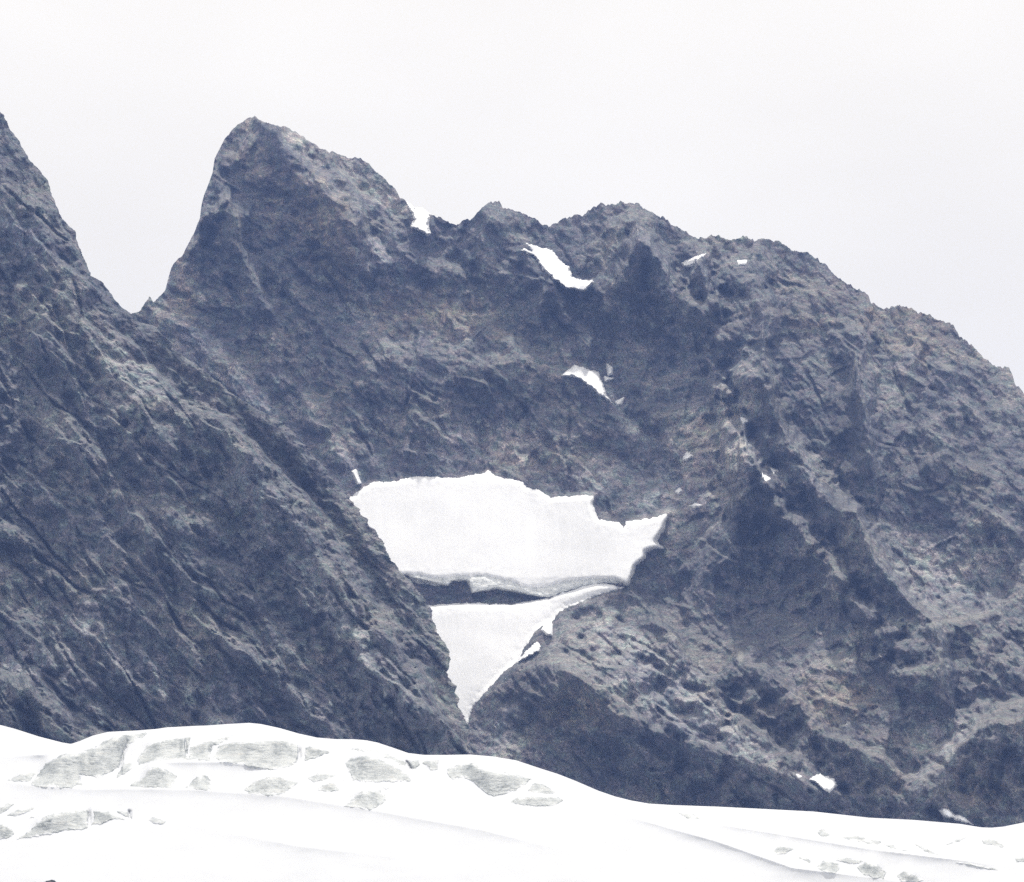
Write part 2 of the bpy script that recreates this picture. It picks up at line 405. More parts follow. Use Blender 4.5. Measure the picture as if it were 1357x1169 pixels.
PATCH = [
 (zz(440, 130, 2.922, [(290, 405), (312, 428), (350, 434), (380, 458), (372, 490), (380, 525), (368, 534), (345, 515), (303, 502), (316, 470)]), 2.5,
  'small ragged snow patch in the notch right below the summit shoulder'),
 (zz(440, 130, 2.922, [(750, 560), (800, 578), (855, 590), (890, 635), (920, 655), (930, 690), (970, 710), (1008, 703), (1015, 715), (975, 748), (905, 738), (870, 710), (820, 668), (780, 612), (725, 590), (745, 582), (772, 592)]), 3.5,
  'long slanting snow patch hanging under the saddle between the two ridge bumps'),
 (zz(440, 130, 2.922, [(888, 1075), (940, 1030), (985, 1047), (1030, 1058), (1050, 1108), (1062, 1150), (1085, 1180), (1040, 1152), (985, 1110), (960, 1088), (930, 1080), (905, 1080)]), 3.0,
  'wedge-shaped snow patch at the head of the gully in the middle of the wall'),
 (zz(440, 130, 2.922, [(1065, 1030), (1085, 1045), (1085, 1068), (1070, 1072)]), 1.5, 'tiny upright snow fleck beside the wedge-shaped snow patch'),
 (zz(440, 130, 2.922, [(1056, 1080), (1088, 1086), (1060, 1096)]), 1.3, 'tiny flat snow fleck just right of the wedge-shaped snow patch'),
 (zz(440, 500, 2.922, [(1098, 96), (1130, 79), (1122, 105), (1105, 109)]), 1.6, 'small snow fleck at the lower tip of the wedge-shaped snow patch'),
 (zz(897, 230, 2.922, [(18, 347), (60, 325), (112, 311), (76, 336), (56, 363), (25, 360)]), 2.0, 'small bright snow patch close under the skyline right of the dark tower'),
 (zz(897, 230, 2.922, [(236, 338), (270, 337), (263, 351), (242, 352)]), 1.5, 'tiny snow fleck under the toothed skyline of the right-hand ridge'),
 (zz(897, 230, 2.922, [(248, 945), (262, 950), (274, 962), (256, 967)]), 1.2, 'tiny snow fleck on the pale ledge above the dark spur'),
 (zz(897, 230, 2.922, [(16, 1113), (40, 1074), (64, 1095), (25, 1117)]), 1.8, 'small triangular snow patch on the pale slab ledge'),
 (zz(897, 600, 2.922, [(364, 58), (390, 70), (376, 77)]), 1.2, 'tiny upper snow fleck on the gully edge of the dark spur'),
 (zz(897, 600, 2.922, [(334, 86), (360, 100), (345, 107)]), 1.3, 'tiny lower snow fleck on the gully edge of the dark spur'),
 (zz(897, 600, 2.922, [(42, 205), (75, 195), (103, 204), (70, 214)]), 1.4, 'flat snow fleck at the foot of the pale slabs'),
 (zz(897, 600, 2.922, [(-4, 150), (10, 138), (19, 148), (6, 160)]), 1.4, 'tiny snow fleck in the rock corner above the hanging glacier'),
 (zz(440, 500, 2.922, [(76, 365), (92, 359), (112, 410), (97, 414)]), 1.8, 'narrow upright snow fleck above the left end of the hanging glacier'),
 (zz(440, 500, 2.922, [(812, 978), (826, 955), (850, 955), (851, 1000), (832, 998)]), 1.8, 'small blunt snow patch on the rock edge beside the lower snowfield'),
 (zz(440, 500, 2.922, [(718, 1104), (745, 1070), (795, 1018), (808, 1043), (800, 1062), (760, 1084)]), 2.0, 'slanting snow patch in a rock crack beside the lower snowfield'),
 (zz(857, 860, 2.714, [(588, 470), (600, 460), (625, 453), (672, 466), (689, 490), (655, 517), (630, 500)]), 2.4, 'bright oval snow patch on the rocks low above the glacier'),
 (zz(857, 860, 2.714, [(540, 452), (556, 458), (548, 463)]), 1.2, 'speck of snow left of the bright oval snow patch'),
 (zz(857, 860, 2.714, [(1053, 580), (1075, 574), (1105, 590), (1140, 604), (1178, 634), (1110, 614), (1065, 601)]), 2.0, 'thin trailing snow strip at the rock foot by the glacier edge'),
]

# ------------------------------------------------------------------ the main mountain
ras = Raster(60, 1620, 120, 1230, 1.4)
X, Y = ras.X, ras.Y
base = np.interp(ras.ys, [100, 155, 400, 640, 765, 800, 960, 1100, 1230], [4500, 4455, 4265, 4075, 3965, 3935, 3800, 3700, 3630]).astype(np.float32)[:, None] + 0 * X
right = sstep(860, 1150, X)
base -= right * 120 * sstep(300, 700, Y)
base -= 90 * sstep(640, 760, X + (Y - 880) * 0.5) * sstep(780, 900, Y)
D = base.copy()
ridges = [  # points, metres (minus = towards the camera), width of the lower-left and of the upper-right side
 ([(337, 155), (363, 171), (383, 202), (411, 229), (441, 262), (470, 320), (490, 380)], -34, 90, 26),
 ([(428, 200), (440, 222), (478, 277), (485, 311), (505, 349), (522, 356)], -24, 70, 16),
 ([(522, 292), (530, 325), (553, 342), (600, 366), (640, 410)], -18, 36, 16),
 ([(300, 262), (311, 287), (318, 328), (337, 366), (352, 402), (370, 440)], -26, 52, 14),
 ([(292, 190), (286, 240), (270, 290), (252, 340), (235, 400)], -22, 40, 22),
 ([(360, 330), (400, 400), (440, 455)], -16, 30, 22),
 ([(652, 268), (640, 310), (652, 352), (690, 400)], -26, 50, 40),
 ([(700, 300), (705, 350), (728, 372), (768, 440), (790, 480)], -26, 34, 12),
 ([(728, 372), (712, 402), (690, 440)], -12, 30, 30),
 ([(840, 282), (848, 312), (880, 350), (905, 392), (960, 470)], -40, 54, 18),
 ([(845, 300), (822, 350), (803, 392), (800, 450)], -20, 34, 40),
 ([(930, 320), (925, 360), (945, 395), (968, 430)], -24, 34, 14),
 ([(1002, 330), (1008, 430), (1010, 500), (1022, 548), (1058, 602), (1102, 668), (1133, 680), (1157, 737), (1195, 781), (1236, 828), (1246, 880), (1250, 950)], -58, 80, 24),
 ([(985, 583), (1005, 622), (1050, 690), (1090, 742), (1150, 805), (1200, 880)], -34, 70, 20),
 ([(985, 583), (972, 690), (930, 760), (895, 840)], -30, 26, 80),
 ([(1140, 400), (1148, 480), (1150, 560), (1156, 605), (1166, 680)], -34, 48, 16),
 ([(1010, 430), (1080, 400), (1140, 460)], -10, 30, 30),
 ([(1238, 828), (1290, 822), (1330, 812), (1375, 770), (1430, 740)], -24, 60, 40),
 ([(1195, 1066), (1225, 1036), (1270, 990), (1305, 957), (1357, 952), (1450, 920)], -38, 90, 26),
 ([(628, 938), (660, 900), (700, 880), (726, 879), (770, 898), (830, 942), (892, 976), (950, 994), (1004, 1010), (1056, 1028), (1111, 1066)], -36, 70, 90),
 ([(806, 932), (830, 1000), (850, 1060)], -18, 30, 40),
 ([(742, 812), (800, 786), (836, 780), (870, 822), (905, 868), (950, 930), (1020, 985), (1100, 1040), (1160, 1080)], -24, 80, 9),
 ([(960, 860), (1050, 915), (1093, 972), (1170, 1008), (1214, 1050)], -26, 60, 10),
 ([(1330, 600), (1300, 700), (1290, 780)], -22, 40, 60),
 ([(1272, 450), (1240, 560), (1230, 640)], -18, 40, 40),
 ([(470, 480), (560, 470), (640, 480), (720, 470), (745, 500), (820, 545), (870, 620)], -11, 70, 40),
 ([(640, 560), (640, 600), (636, 632)], 12, 14, 18),
 ([(700, 540), (740, 580), (760, 640)], -10, 26, 22),
 ([(470, 500), (500, 570), (535, 630)], 10, 22, 18),
 ([(355, 490), (400, 530), (440, 580), (475, 640)], -16, 16, 34),
 ([(780, 385), (800, 440), (798, 490), (828, 540), (862, 578), (886, 640), (892, 700)], 16, 22, 22),
 ([(862, 562), (900, 552), (985, 500), (1005, 470)], -14, 40, 22),
 ([(890, 600), (940, 580), (985, 560)], -12, 46, 14),
 ([(1040, 560), (1100, 640)], 14, 26, 26),
 ([(200, 400), (250, 440), (300, 490), (360, 560)], -14, 26, 30),
 ([(620, 300), (600, 340), (640, 400), (700, 450), (740, 500)], 12, 20, 20),
]
for i, (p, a, wp, wn_) in enumerate(ridges):
    add_ridge(ras, D, p, a * 2.0, wp, wn_, 7, i + 3)

for i, (p, k) in enumerate([
 ([(730, 370), (712, 402), (705, 440), (770, 442), (748, 400)], 0.95),
 ([(848, 310), (835, 340), (815, 372), (803, 395), (805, 440), (850, 447), (890, 440), (905, 400), (880, 355)], 0.8),
 ([(925, 345), (945, 395), (968, 430), (950, 464), (900, 456), (905, 400)], 0.85),
 ([(985, 581), (1005, 622), (1050, 690), (1090, 742), (1060, 765), (1000, 725), (960, 730), (972, 650)], 0.8),
 ([(1008, 440), (1028, 545), (1058, 602), (1102, 668), (1085, 674), (1040, 630), (1006, 570)], 0.7),
 ([(1102, 668), (1133, 680), (1157, 738), (1195, 782), (1238, 826), (1200, 836), (1150, 795), (1105, 735)], 0.8),
 ([(1135, 490), (1150, 555), (1158, 608), (1166, 682), (1148, 664), (1126, 604), (1120, 540)], 0.7),
 ([(1180, 640), (1250, 600), (1330, 640), (1310, 690), (1240, 712), (1180, 692)], 0.6),
 ([(650, 910), (690, 888), (726, 881), (770, 900), (830, 945), (820, 962), (770, 932), (735, 962), (700, 992), (680, 950)], 0.6),
 ([(804, 932), (830, 946), (892, 979), (950, 997), (1004, 1012), (1056, 1030), (1105, 1068), (900, 1070), (850, 1062), (820, 1000)], 0.42),
 ([(470, 490), (500, 475), (560, 472), (640, 485), (690, 478), (745, 505), (745, 540), (660, 552), (560, 546), (480, 542)], 0.24),
 ([(526, 392), (540, 377), (562, 390), (563, 412), (540, 417), (526, 408)], 0.9),
 ([(303, 263), (311, 287), (318, 328), (337, 366), (345, 400), (300, 384), (275, 335), (278, 290)], 0.7),
 ([(1230, 1045), (1270, 990), (1310, 955), (1357, 953), (1410, 950), (1410, 1090), (1340, 1092), (1250, 1075)], 0.42),
 ([(345, 175), (363, 173), (383, 204), (411, 231), (441, 264), (478, 279), (485, 313), (505, 351), (490, 385), (450, 355), (420, 305), (380, 255), (350, 215)], 0.55),
 ([(840, 783), (870, 813), (905, 860), (950, 923), (990, 962), (940, 936), (890, 888)], 0.8),
 ([(1000, 905), (1050, 912), (1093, 970), (1170, 1006), (1214, 1048), (1150, 1030), (1060, 975)], 0.6),
 ([(640, 300), (652, 285), (690, 320), (700, 350), (660, 372), (630, 340)], 0.5),
 ([(860, 545), (895, 555), (900, 566), (870, 572)], 0.9)]):
    cliff(ras, D, p, k, i)
ALL = [(180, 160), (540, 260), (900, 300), (1360, 480), (1360, 1090), (900, 1060), (640, 960), (560, 640), (300, 520)]
slab_edges(ras, D, ALL, 260, 48, 16, 18, 95, 15, 26, 3.0, 1)
slab_edges(ras, D, ALL, 160, 40, 25, 8, 30, 8, 10, 2.5, 21)
slab_edges(ras, D, ALL, 80, 150, 14, 14, 60, 10, 14, 3.0, 22)
slab_edges(ras, D, ALL, 90, 96, 14, 20, 80, 12, 22, 4.0, 2)
slab_edges(ras, D, [(870, 520), (1000, 440), (985, 580), (965, 700), (930, 780), (880, 780), (895, 660)], 45, -27, 8, 25, 80, 9, 16, 3.0, 3)
slab_edges(ras, D, [(720, 840), (838, 790), (960, 950), (1100, 1055), (880, 965), (770, 890), (690, 880)], 45, 38, 5, 30, 120, 9, 18, 3.0, 4)
slab_edges(ras, D, [(470, 500), (760, 480), (880, 600), (880, 680), (700, 640), (480, 630)], 50, 75, 30, 20, 70, 13, 20, 3.0, 5)

def rock_relief(X, Y, ang, seed, amp=1.0):
    wx = X + 4 * fbm(X / 40, Y / 40, seed + 500, 4, 0.6); wy = Y + 4 * fbm(X / 40, Y / 40, seed + 600, 4, 0.6)
    h = np.zeros(X.shape, np.float32)
    for k, (s, a, st, da) in enumerate([(95, 10, 1.6, 0), (46, 8, 1.7, 12), (22, 7, 1.7, -10), (11, 6.2, 1.8, 8), (5.5, 4.6, 1.6, -6)]):
        u, v = rot(wx, wy, ang + da, s * st, s)
        h += a * facets(u, v, seed + k * 11, 1.0)
    u, v = rot(wx, wy, ang, 60, 17)
    h += 2.6 * ridged(u, v, seed + 77, 4, 0.6)
    u, v = rot(wx, wy, 92, 55, 20)
    h += 2.2 * ridged(u, v, seed + 99, 4, 0.6)
    return h * amp

h1 = rock_relief(X, Y, 44, 11)
h2 = rock_relief(X, Y, -30, 211)
wslab = sstep(-30, 40, poly_sd(X, Y, [(870, 520), (1000, 440), (985, 580), (965, 700), (930, 780), (880, 780), (895, 660)]) + 18 * gnoise(X / 50, Y / 50, 9))
calm = 1 - 0.55 * sstep(-10, 25, poly_sd(X, Y, [(720, 830), (838, 785), (960, 950), (1100, 1055), (1000, 1005), (880, 965), (770, 890), (690, 880)])) - 0.35 * wslab
D -= (h1 * (1 - wslab) + h2 * wslab) * calm

# ground under the snow is smooth, the rock step between the two snowfields is recessed
sdU = poly_sd(X, Y, UPPER); sdL = poly_sd(X, Y, LOWER); sdP = poly_sd(X, Y, LIP)
STEP = [(530, 762), (570, 770), (594, 775), (598, 769), (620, 769), (626, 785), (660, 779), (727, 792), (700, 800), (676, 803), (630, 802), (560, 806)]
sdS = blur(np.maximum(np.maximum(sdU, sdL), np.maximum(sdP, poly_sd(X, Y, STEP))).astype(np.float32), 2) + 3
smooth = blur(blur(D, 9), 9)
snowbase = np.interp(ras.ys, [600, 640, 765, 800, 960, 1000], [4100, 4062, 3955, 3935, 3815, 3790]).astype(np.float32)[:, None] - 60 * sstep(700, 860, X) + 0 * X
mS = sstep(-5, 9, sdS)
D = D * (1 - mS) + (0.88 * snowbase + 0.12 * smooth) * mS
near = sstep(-70, 0, sdS)
D = D * (1 - near * 0.5) + (0.75 * snowbase + 0.25 * D) * near * 0.5
D += (20 + 5 * facets(X / 12, Y / 9, 71)) * sstep(-1, 5, poly_sd(X, Y, STEP))
for pl, th, lb in PATCH:
    a = np.array(pl); k = ras.window(a[:, 0].min() - 14, a[:, 1].min() - 14, a[:, 0].max() + 14, a[:, 1].max() + 14)
    m = sstep(-8, 3, poly_sd(X[k], Y[k], pl))
    D[k] = D[k] * (1 - m) + blur(D[k], 4) * m

T = np.ones_like(D); VN = np.zeros_like(D); WM = np.zeros_like(D)
for b in [(420, 290, 90, 50, 50, 0.6), (575, 420, 90, 40, 10, 0.6), (345, 240, 70, 30, 70, 0.5), (1215, 440, 70, 40, 20, 0.6), (770, 940, 60, 30, 10, 0.4), (1090, 930, 70, 40, 0, 0.5), (940, 620, 60, 60, 0, 0.4), (700, 590, 80, 40, 0, 0.35), (1080, 400, 60, 40, 0, 0.35), (1290, 1040, 60, 50, 0, 0.4), (240, 380, 20, 50, 0, 0.5)]:
    tone_blob(ras, WM, *b, seed=35)
WM = np.clip(WM, 0, 1)
for b in [  # rock of another colour; minus also paints in the shading of pyramids and towers: x, y, half-length, half-width, direction, amount
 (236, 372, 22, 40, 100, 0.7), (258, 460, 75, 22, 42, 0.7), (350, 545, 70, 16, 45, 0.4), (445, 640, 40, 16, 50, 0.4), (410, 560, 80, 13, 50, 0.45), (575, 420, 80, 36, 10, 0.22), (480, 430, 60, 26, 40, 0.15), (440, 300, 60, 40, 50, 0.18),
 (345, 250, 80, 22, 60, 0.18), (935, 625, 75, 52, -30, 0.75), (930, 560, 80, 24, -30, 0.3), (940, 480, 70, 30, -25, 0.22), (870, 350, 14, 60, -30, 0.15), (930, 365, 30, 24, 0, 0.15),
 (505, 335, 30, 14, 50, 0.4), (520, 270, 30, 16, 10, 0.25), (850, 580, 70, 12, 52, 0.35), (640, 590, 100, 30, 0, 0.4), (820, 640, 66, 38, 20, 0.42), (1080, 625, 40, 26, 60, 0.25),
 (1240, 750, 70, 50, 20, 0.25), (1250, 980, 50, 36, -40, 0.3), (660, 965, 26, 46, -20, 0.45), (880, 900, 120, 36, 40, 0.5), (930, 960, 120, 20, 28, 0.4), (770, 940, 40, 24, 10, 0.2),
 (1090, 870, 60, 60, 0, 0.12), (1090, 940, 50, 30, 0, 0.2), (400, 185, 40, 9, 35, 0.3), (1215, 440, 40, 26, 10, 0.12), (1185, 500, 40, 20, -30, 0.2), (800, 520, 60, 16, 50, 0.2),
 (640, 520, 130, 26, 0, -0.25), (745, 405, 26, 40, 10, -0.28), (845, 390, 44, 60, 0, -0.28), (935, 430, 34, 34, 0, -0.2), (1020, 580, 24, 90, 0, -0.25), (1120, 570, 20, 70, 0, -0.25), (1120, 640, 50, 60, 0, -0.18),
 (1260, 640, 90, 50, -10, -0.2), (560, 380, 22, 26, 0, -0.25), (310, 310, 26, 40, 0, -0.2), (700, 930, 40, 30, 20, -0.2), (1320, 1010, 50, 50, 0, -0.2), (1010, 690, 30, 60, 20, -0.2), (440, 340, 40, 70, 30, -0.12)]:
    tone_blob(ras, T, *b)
for p, w, a in [([(1236, 826), (1290, 819), (1330, 812)], 5, 0.35), ([(1190, 775), (1236, 826), (1248, 870), (1250, 930)], 4, 0.3), ([(968, 740), (978, 870)], 3, 0.2),
                ([(1140, 845), (1175, 865), (1200, 885)], 3, 0.35), ([(1082, 864), (1098, 876), (1112, 878)], 5, 0.9), ([(980, 865), (984, 878)], 4, 0.8), ([(1083, 785), (1102, 800)], 6, 0.5),
                ([(1140, 1038), (1172, 1020)], 3.5, 0.7), ([(1152, 1054), (1190, 1032)], 3.5, 0.6), ([(1100, 1030), (1125, 1018)], 3, 0.5), ([(1055, 1000), (1095, 985)], 3, 0.4), ([(1110, 1052), (1145, 1040)], 3, 0.5),
                ([(545, 380), (552, 388)], 4, 0.6), ([(620, 425), (660, 415), (690, 402)], 3, 0.35), ([(890, 598), (985, 558)], 4, 0.35), ([(1320, 538), (1325, 565)], 5, 0.35), ([(1250, 483), (1258, 488)], 5, 0.45),
                ([(1225, 1035), (1260, 1000), (1300, 960)], 7, 0.3), ([(330, 550), (345, 560)], 3, 0.3), ([(1060, 370), (1085, 375), (1075, 395)], 7, 0.3), ([(312, 190), (300, 215)], 6, 0.4)]:
    tone_line(ras, VN, p, w, a)
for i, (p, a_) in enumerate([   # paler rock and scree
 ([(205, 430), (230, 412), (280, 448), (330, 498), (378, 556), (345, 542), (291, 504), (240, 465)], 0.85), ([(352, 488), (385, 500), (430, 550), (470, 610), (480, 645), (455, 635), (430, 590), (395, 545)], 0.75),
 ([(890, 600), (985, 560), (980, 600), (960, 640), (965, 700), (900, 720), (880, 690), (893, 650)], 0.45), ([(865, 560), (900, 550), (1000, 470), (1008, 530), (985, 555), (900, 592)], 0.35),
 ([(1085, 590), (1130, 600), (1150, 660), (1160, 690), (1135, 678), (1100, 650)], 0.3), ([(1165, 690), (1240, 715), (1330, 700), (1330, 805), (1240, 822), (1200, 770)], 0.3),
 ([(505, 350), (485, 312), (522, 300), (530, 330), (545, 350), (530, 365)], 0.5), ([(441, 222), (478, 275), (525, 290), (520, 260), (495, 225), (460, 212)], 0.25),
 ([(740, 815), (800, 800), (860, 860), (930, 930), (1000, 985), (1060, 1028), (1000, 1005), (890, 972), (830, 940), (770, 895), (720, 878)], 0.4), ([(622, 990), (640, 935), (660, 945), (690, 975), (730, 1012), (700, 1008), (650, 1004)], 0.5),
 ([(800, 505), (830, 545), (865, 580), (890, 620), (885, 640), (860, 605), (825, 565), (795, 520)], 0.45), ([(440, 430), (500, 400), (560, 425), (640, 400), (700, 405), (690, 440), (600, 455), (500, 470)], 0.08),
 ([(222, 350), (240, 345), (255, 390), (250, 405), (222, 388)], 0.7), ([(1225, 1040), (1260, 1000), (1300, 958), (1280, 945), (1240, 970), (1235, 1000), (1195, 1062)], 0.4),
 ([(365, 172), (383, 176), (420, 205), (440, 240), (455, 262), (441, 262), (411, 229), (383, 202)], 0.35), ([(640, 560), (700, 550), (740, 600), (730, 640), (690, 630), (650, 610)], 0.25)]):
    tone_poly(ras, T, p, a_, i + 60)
VN = np.clip(VN, 0, 1)
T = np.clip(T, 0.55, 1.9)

xs = np.arange(90, 1600, 1.4); NR = 640
top = np.interp(xs, [p[0] for p in SKY], [p[1] for p in SKY])
jag = 2.6 * ridged(xs / 13, 0 * xs + 3.3, 5, 4, 0.6) + 1.6 * (hsh(np.floor(xs / 4.2), 0 * xs, 8) - 0.5) + 1.2 * gnoise(xs / 5, 0 * xs + 9.1, 31)
jagk = np.where(xs < 330, 0.55, np.where(xs < 540, 0.6, 0.9))
jag = -jag * jagk + 2.0 * jagk
yl = np.arange(146, 1226, 1.4); NR = len(yl)
PY = np.maximum(yl[:, None], top[None])                 # rows above the skyline collapse onto it
PX = np.repeat(xs[None], NR, 0)
DS = ras.sample(D, PX, PY)
PYj = PY + jag[None] * np.exp(-(PY - top[None]) / 9.0)
P = world_pt(PX, PYj, DS)
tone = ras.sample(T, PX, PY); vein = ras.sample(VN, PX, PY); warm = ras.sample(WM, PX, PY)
crest = P[0]
back = []
for dy, dz in ((1100, 900), (420, 330), (90, 75), (18, 9)):
    q = crest.copy(); q[:, 1] += dy; q[:, 2] -= dz * (0.9 + 0.2 * np.sin(xs / 37)); back.append(q)
P = np.concatenate([np.stack(back), P], 0)
tone = np.concatenate([np.ones((4, len(xs))), tone], 0); vein = np.concatenate([np.zeros((4, len(xs))), vein], 0); warm = np.concatenate([np.zeros((4, len(xs))), warm], 0)
fx = np.repeat(xs[None, :-1] + 0.7, P.shape[0] - 1, 0)
fy = np.concatenate([np.repeat(top[None, :-1], 4, 0), PY[:-1, :-1] + 0.7], 0)
PARTS = [
 ('summit_tower', [(60, 60), (537, 60), (540, 290), (600, 366), (575, 450), (470, 480), (360, 490), (330, 545), (173, 430), (60, 480)], 'steep rounded summit tower with pale left edge'),
 ('jagged_ridge', [(537, 60), (960, 60), (930, 320), (960, 430), (890, 470), (800, 500), (740, 500), (680, 440), (600, 366), (540, 290)], 'back ridge with two low bumps and dark pyramids'),
 ('lower_slab', [(600, 1300), (600, 960), (690, 850), (742, 806), (836, 774), (905, 868), (1020, 985), (1214, 1050), (1240, 1300)], 'pale sloping slab buttress beside the lower snowfield'),
 ('dark_spur', [(985, 583), (1010, 500), (1058, 602), (1133, 680), (1195, 781), (1246, 880), (1250, 1030), (1214, 1050), (1020, 985), (905, 868), (860, 800), (930, 740), (972, 690)], 'dark triangular spur rising above the slab'),
 ('right_shoulder', [(960, 60), (1700, 60), (1700, 1300), (1240, 1300), (1214, 1050), (1250, 1030), (1246, 880), (1195, 781), (1133, 680), (1058, 602), (1010, 500), (1000, 420), (960, 430), (930, 320)], 'dark broad shoulder with toothed skyline'),
]
rid = np.zeros(fx.shape, np.int32)
for i, (n, pl, lb) in enumerate(PARTS):
    rid[(poly_sd(fx, fy, pl) > 0) & (rid == 0)] = i + 1
clamp = np.concatenate([np.zeros((4, len(xs)), bool), yl[:, None] < top[None]], 0)
dead = clamp[:-1, :-1] & clamp[1:, :-1] & clamp[1:, 1:] & clamp[:-1, 1:]
rid[dead] = -1
allF = grid_faces(*P.shape[:2])
mountain = empty('mountain', (0, 4000, 60))
tag(mountain, 'dark rocky mountain with rounded summit, toothed ridge and hanging glacier', 'mountain', kind='structure')
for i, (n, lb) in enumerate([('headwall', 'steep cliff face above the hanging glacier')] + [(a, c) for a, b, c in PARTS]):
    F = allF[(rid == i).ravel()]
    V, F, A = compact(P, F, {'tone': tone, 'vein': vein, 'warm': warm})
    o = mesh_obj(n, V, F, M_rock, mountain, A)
    o['label'] = lb

# ------------------------------------------------------------------ snow lying on the mountain
def snow_sheet(name, poly, thick, mat, parent=None, step=1.2, ragged=1.6, seed=1, edge=3.0, extra=None, smooth=True):
    a = np.array(poly)
    gx = np.arange(a[:, 0].min() - 5, a[:, 0].max() + 5, step); gy = np.arange(a[:, 1].min() - 5, a[:, 1].max() + 5, step)
    GX, GY = np.meshgrid(gx, gy)
    sd = poly_sd(GX, GY, poly) + ragged * (0.8 * fbm(GX / 15, GY / 15, seed, 2) + 0.7 * fbm(GX / 5.5, GY / 5.5, seed + 5, 3, 0.7))
    if ragged < 0.5: sd = sd + 0.9
    d = ras.sample(D, GX, GY)
    h = np.where(sd > 0, 0.8 * np.clip(sd / 0.8, 0, 1) + thick * (1 - np.exp(-np.maximum(sd, 0) / edge)), sd * 1.6)
    if extra is not None: h = h + extra(GX, GY, sd) * (sd > 0)
    keepv = sd > -2.6
    keep = keepv[:-1, :-1] & keepv[1:, :-1] & keepv[1:, 1:] & keepv[:-1, 1:]
    V = world_pt(GX, GY, d - h)
    V, F, _ = compact(V, grid_faces(*GX.shape, keep=keep))
    if parent is None:
        c = V[np.argmin(V[:, 2])].astype(float); o = mesh_obj(name, V - c.astype(np.float32), F, mat, None, None, smooth); o.location = c
        return o
    return mesh_obj(name, V, F, mat, parent, None, smooth)

def flutes(GX, GY, sd):
    m = sstep(2, 30, sd)
    return m * (0.35 * fbm(GX / 16, GY / 120, 41, 4) + 1.0 * fbm(GX / 90, GY / 60, 43, 2)) + 0.6 * sstep(30, 0, sd) * fbm(GX / 11, GY / 11, 47, 3)
hang = empty('hanging_glacier', tuple(float(v) for v in world_pt(np.array(680.), np.array(770.), np.array(3950.))))
tag(hang, 'broad white hanging glacier filling the basin under the cliff face', 'glacier')
snow_sheet('snow_slope', UPPER, 5.5, M_snow, hang, 1.3, 1.6, 21, 1.5, flutes)
lip = snow_sheet('ice_edge', [(x, y - 9 if i < 11 else y) for i, (x, y) in enumerate(LIP)], 3.6, M_lip, hang, 1.0, 1.0, 23, 1.6, lambda a, b, s: 0.7 * facets(a / 9, b / 5, 61), False)
lip['label'] = 'greyish broken ice edge of the hanging glacier'
low = snow_sheet('snowfield', LOWER, 6, M_snow, None, 1.2, 1.3, 25, 4, flutes)
tag(low, 'tapering white snowfield narrowing into the cleft beneath the dark rock step', 'snowfield')
for i, (pl, th, lb) in enumerate(PATCH):
    o = snow_sheet('snow_patch', pl, th, M_snow, None, 0.7, 1.5 if np.ptp(np.array(pl)[:, 0]) > 16 else 0.4, 100 + i, 1.2, lambda a, b, q: 0.85 * (b - b.min()) * np.clip(q / 2.5, 0, 1))
    tag(o, lb, 'snow patch', 'snow patches left on the rock wall')

# ------------------------------------------------------------------ the left buttress
rl = Raster(-300, 700, 10, 1230, 1.4)
X, Y = rl.X, rl.Y
ed = np.interp(rl.ys, [p[0] for p in EDGE], [p[1] for p in EDGE]).astype(np.float32)[:, None] + 0 * X
DL = np.interp(rl.ys, [10, 150, 420, 700, 1000, 1230], [3840, 3760, 3560, 3370, 3200, 3110]).astype(np.float32)[:, None] + 0.08 * (X - 300)
DL = DL + 8 * np.exp(-np.clip(ed - X, 0, None) / 22.0) * sstep(380, 470, Y) * (1 - 0.6 * sstep(640, 800, Y)) + 10 * np.exp(-np.clip(ed - X, 0, None) / 10.0)
for i, (p, a, wp, wn_) in enumerate([
 ([(185, 500), (250, 545), (285, 560), (330, 605), (360, 655), (400, 700), (450, 760), (520, 850), (560, 930), (590, 1000)], -26, 90, 24),
 ([(50, 230), (60, 330), (110, 430), (180, 520), (240, 620)], -20, 70, 40),
 ([(0, 300), (40, 360), (90, 440)], 14, 30, 30),
 ([(10, 900), (60, 930), (110, 985), (150, 1040)], -24, 60, 90),
 ([(40, 700), (70, 800), (110, 880), (190, 940), (260, 980)], 12, 40, 40),
 ([(180, 640), (260, 740), (350, 830), (430, 930)], -14, 60, 50),
 ([(430, 800), (480, 860), (520, 940)], -12, 40, 18),
 ([(470, 950), (540, 940), (600, 960)], -16, 50, 30),
 ([(360, 610), (440, 690), (500, 770), (560, 850)], 12, 20, 24),
 ([(-150, 300), (-100, 600), (-80, 900)], -40, 120, 120)]):
    add_ridge(rl, DL, p, a * 1.9, wp, wn_, 7, i + 50)
for i, (p, k) in enumerate([
 ([(205, 434), (240, 470), (291, 510), (345, 546), (394, 580), (430, 620), (454, 655), (430, 664), (380, 620), (330, 585), (270, 545), (212, 490)], 0.75),
 ([(285, 560), (330, 603), (350, 640), (375, 672), (340, 668), (300, 620)], 0.8),
 ([(-20, 890), (40, 915), (80, 950), (110, 985), (60, 1000), (-20, 1000)], 0.6),
 ([(465, 965), (540, 945), (590, 962), (618, 992), (560, 1000), (470, 1000)], 0.6),
 ([(-10, 210), (20, 250), (60, 300), (80, 360), (30, 350), (-10, 290)], 0.5)]):
    cliff(rl, DL, p, k, i + 40)
LB = [(-40, 200), (60, 260), (120, 400), (300, 540), (440, 660), (560, 830), (615, 980), (-40, 1000)]
slab_edges(rl, DL, LB, 260, 50, 9, 20, 120, 17, 26, 3.0, 6)
slab_edges(rl, DL, LB, 60, 55, 9, 60, 200, 22, 60, 6.0, 16)
slab_edges(rl, DL, [(-20, 700), (150, 700), (480, 960), (420, 990), (-20, 960)], 80, 40, 9, 30, 130, 10, 18, 3.0, 7)
